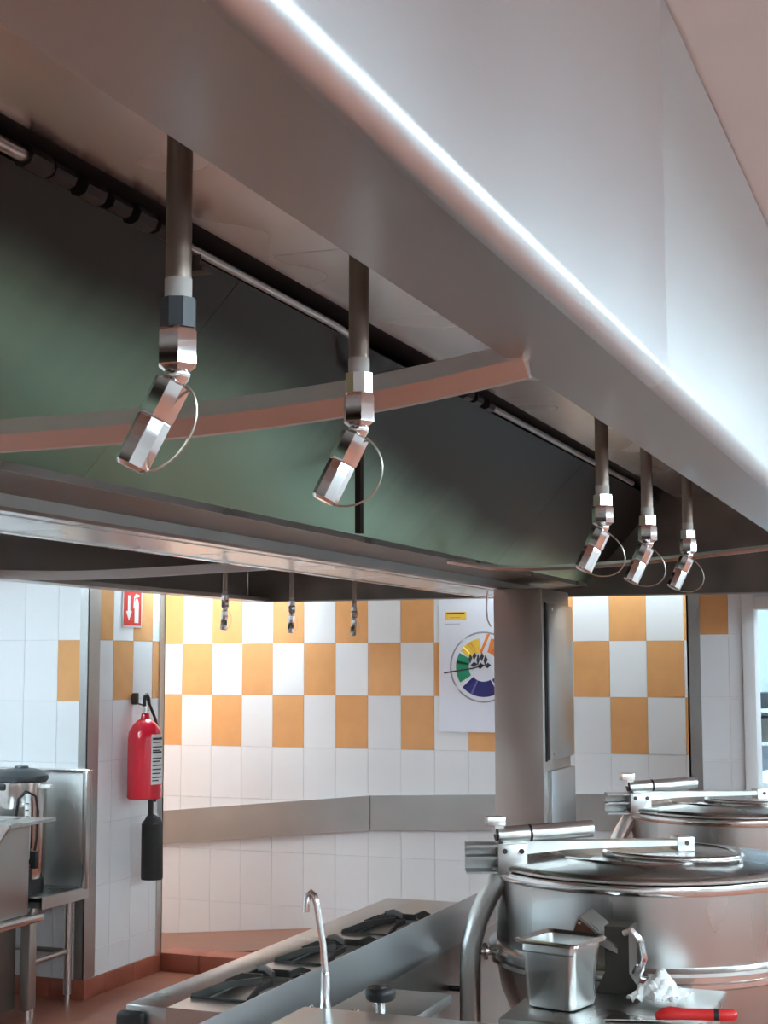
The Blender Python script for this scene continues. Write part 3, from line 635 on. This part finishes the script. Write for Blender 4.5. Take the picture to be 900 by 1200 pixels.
MB().tube([(ex, ey + .02, zb + .50), (ex, ey + .05, zb + .46), (ex + .02, ey + .065, zb + .40), (ex + .045, ey + .075, zb + .30), (ex + .045, ey + .075, zb + .05), (ex + .02, ey + .07, zb - .02)], .007, 10).build('hose', 'rubber', fe)
hn = MB().tube([(ex + .005, ey + .058, zb + .0), (ex + .005, ey + .058, zb - .09)], .014, 12).build('horn_grip', 'rubber', fe)
MB().tube([(ex + .005, ey + .058, zb - .085), (ex + .005, ey + .072, zb - .118), (ex + .005, ey + .075, zb - .13), (ex + .005, ey + .079, zb - .40), (ex + .005, ey + .079, zb - .41)], [.016, .046, .054, .056, .054], 20).build('horn', 'rubber', fe)
def wrap(name, a0, a1, z0, z1, m, r=.0876, par=None):
    q = MB(); n = 10; vs = []; fs = []
    for i in range(n + 1):
        a = R(a0 + (a1 - a0) * i / n)
        for rr_ in (r, r + .0006):
            for z in (z0, z1): vs.append(V((ex + rr_ * cos(a), ey + rr_ * sin(a), zb + z)))
    for i in range(n):
        b = i * 4; fs += [(b + 2, b + 3, b + 7, b + 6), (b, b + 4, b + 5, b + 1), (b + 1, b + 5, b + 7, b + 3), (b, b + 2, b + 6, b + 4)]
    fs += [(0, 1, 3, 2), (n * 4, n * 4 + 2, n * 4 + 3, n * 4 + 1)]
    q._add(vs, fs); return q.build(name, m, par or fe)
lb = wrap('paper_label', -38, 22, .075, .325, 'label')
for i, z in enumerate((.30, .285, .262, .245, .232, .205, .19, .17, .15, .13, .11, .095)):
    wrap('print_line', -34, (14, 5, 16, -4, 10, 12, 0, 14, 8, 2, 14, -8)[i], z - .003, z + (.008 if i in (0, 4) else .003), 'ink', .0884, lb)
MB().cyl((XW - .002, 6.765, 1.43), (XW + .012, 6.765, 1.43), .016, 14).box((XW, 6.75, 1.395), (XW + .03, 6.78, 1.455), .006).tube([(XW + .01, 6.77, 1.405), (XW + .05, 6.79, 1.392), (XW + .09, 6.735, 1.385)], .004, 8).build('wall_hook', 'iron', fe, label='black wall hook with thin wire')
sn = thing('extinguisher_sign', 'small red fire extinguisher sign above the extinguisher', 'sign', (XW, 6.746, 1.88))
SY0, SY1, SZ0, SZ1 = 6.660, 6.832, 1.802, 1.975
B((XW - .004, SY0 - .008, SZ0 - .010), (XW + .002, SY1 + .008, SZ1 + .008), 'sign_border', 'label', sn)
B((XW + .002, SY0, SZ0), (XW + .0035, SY1, SZ1), 'sign_face', 'signred', sn)
MB().prism([(6.6970, 1.9550), (6.7200, 1.9550), (6.7200, 1.8750), (6.7370, 1.8750), (6.7085, 1.8250), (6.6800, 1.8750), (6.6970, 1.8750)], 'X', XW + .0035, XW + .0045).build('arrow', 'label', sn)
MB().prism([(6.7640, 1.8150), (6.8040, 1.8150), (6.8040, 1.9150), (6.7960, 1.9350), (6.7890, 1.9400), (6.7890, 1.9500), (6.8100, 1.9500), (6.8100, 1.9600), (6.7740, 1.9650), (6.7580, 1.9500), (6.7520, 1.8900), (6.7600, 1.8900), (6.7660, 1.9420), (6.7790, 1.9500), (6.7790, 1.9400), (6.7720, 1.9350), (6.7640, 1.9150)], 'X', XW + .0035, XW + .0045).build('extinguisher_symbol', 'label', sn)

# ------------------------------------------------------------ poster
po = thing('wall_poster', 'white poster with round food emblem beside the steel column', 'poster', (-2.5, YB - .006, 1.6))
PY = YB - .0065
B((-2.755, PY - .002, 1.225), (-2.16, PY, 2.03), 'poster_sheet', 'poster', po)
def flat(name, poly, m, lay=1, par=po):
    return MB().prism(poly, 'Y', PY - .002 - .0006 * lay, PY - .002).build(name, m, par)
flat('yellow_caption', [(-2.72, 1.845), (-2.595, 1.845), (-2.595, 1.89), (-2.72, 1.89)], 'yellow')
flat('caption_line', [(-2.71, 1.878), (-2.605, 1.878), (-2.605, 1.886), (-2.71, 1.886)], 'ink', 2)
flat('caption_line', [(-2.69, 1.857), (-2.63, 1.857), (-2.63, 1.861), (-2.69, 1.861)], 'porange', 2)
flat('caption_line', [(-2.72, 1.822), (-2.63, 1.822), (-2.63, 1.825), (-2.72, 1.825)], 'pgrey', 1)
cx, cz, RR = -2.497, 1.583, .196
def arc(name, r0, r1, a0, a1, m, lay=1, n=24):
    o = [(cx + r1 * cos(R(a0 + (a1 - a0) * i / n)), cz + r1 * sin(R(a0 + (a1 - a0) * i / n))) for i in range(n + 1)]
    i_ = [(cx + r0 * cos(R(a0 + (a1 - a0) * i / n)), cz + r0 * sin(R(a0 + (a1 - a0) * i / n))) for i in range(n, -1, -1)]
    q = MB()
    for k in range(n):
        q.prism([o[k], o[k + 1], i_[n - k - 1], i_[n - k]], 'Y', PY - .002 - .0006 * lay, PY - .002)
    return q.build(name, m, po)
arc('emblem_ring', .187, .196, 0, 179.5, 'pgrey'); arc('emblem_ring', .187, .196, 180, 359.5, 'pgrey')
arc('yellow_segment', .085, .160, 98, 146, 'yellow'); arc('green_segment', .085, .160, 150, 212, 'pgreen'); arc('navy_segment', .08, .165, 222, 300, 'navy')
arc('navy_segment', .085, .150, 305, 350, 'navy'); arc('orange_segment', .085, .165, 30, 74, 'porange'); arc('green_segment', .085, .15, -5, 24, 'pgreen')
flat('knife_stripe', [(-2.728, 1.555), (-2.728, 1.547), (-2.56, 1.572), (-2.48, 1.595), (-2.48, 1.60), (-2.56, 1.580)], 'ink', 2)
for x, z, ww, hh in ((-2.572, 1.632, .011, .030), (-2.548, 1.645, .013, .022), (-2.527, 1.625, .010, .034), (-2.505, 1.640, .012, .026), (-2.484, 1.622, .012, .030), (-2.55, 1.598, .022, .014), (-2.512, 1.590, .020, .018), (-2.47, 1.592, .018, .016)):
    flat('emblem_mark', [(x - ww, z - .004), (x - ww * .2, z - hh), (x + ww, z + .002), (x + ww * .5, z + hh * .5), (x - ww * .1, z + hh)], 'ink', 2)
flat('orange_stroke', [(-2.52, 1.66), (-2.505, 1.66), (-2.455, 1.77), (-2.475, 1.765)], 'porange', 2)

# ------------------------------------------------------------ pantry contents seen through the doorway
sh = thing('pantry_shelf', 'white wall shelves seen through the doorway', 'shelf', (-1.15, 9.75, 1.2))
B((-1.30, 9.45, 1.30), (-.4, 9.9, 1.325), 'shelf_board', 'paint', sh); B((-1.30, 9.45, 1.10), (-.4, 9.9, 1.12), 'shelf_board', 'paint', sh)
b = B((-1.25, 9.5, 1.326), (-1.05, 9.8, 1.42), 'storage_tray', 'greyp', None, .01); tag(b, 'dark tray on the upper pantry shelf', 'tray')
b = B((-1.26, 9.5, 1.121), (-.95, 9.8, 1.27), 'storage_box', 'darksteel', None, .01); tag(b, 'dark box on the lower pantry shelf', 'box')
bn = thing('pantry_bin', 'rounded white bin on the pantry floor below the shelves', 'bin', (-1.12, 9.35, 0))
MB().lathe([(0, 0), (.17, 0), (.20, .8), (.19, .8), (.16, .02), (0, .02)], (-1.06, 9.3, 0), 32).build('bin_body', 'paint', bn)
MB().lathe([(0, .98), (.10, .96), (.19, .90), (.21, .82), (.21, .80), (0, .80)], (-1.06, 9.3, 0), 32).build('bin_lid', 'label', bn)
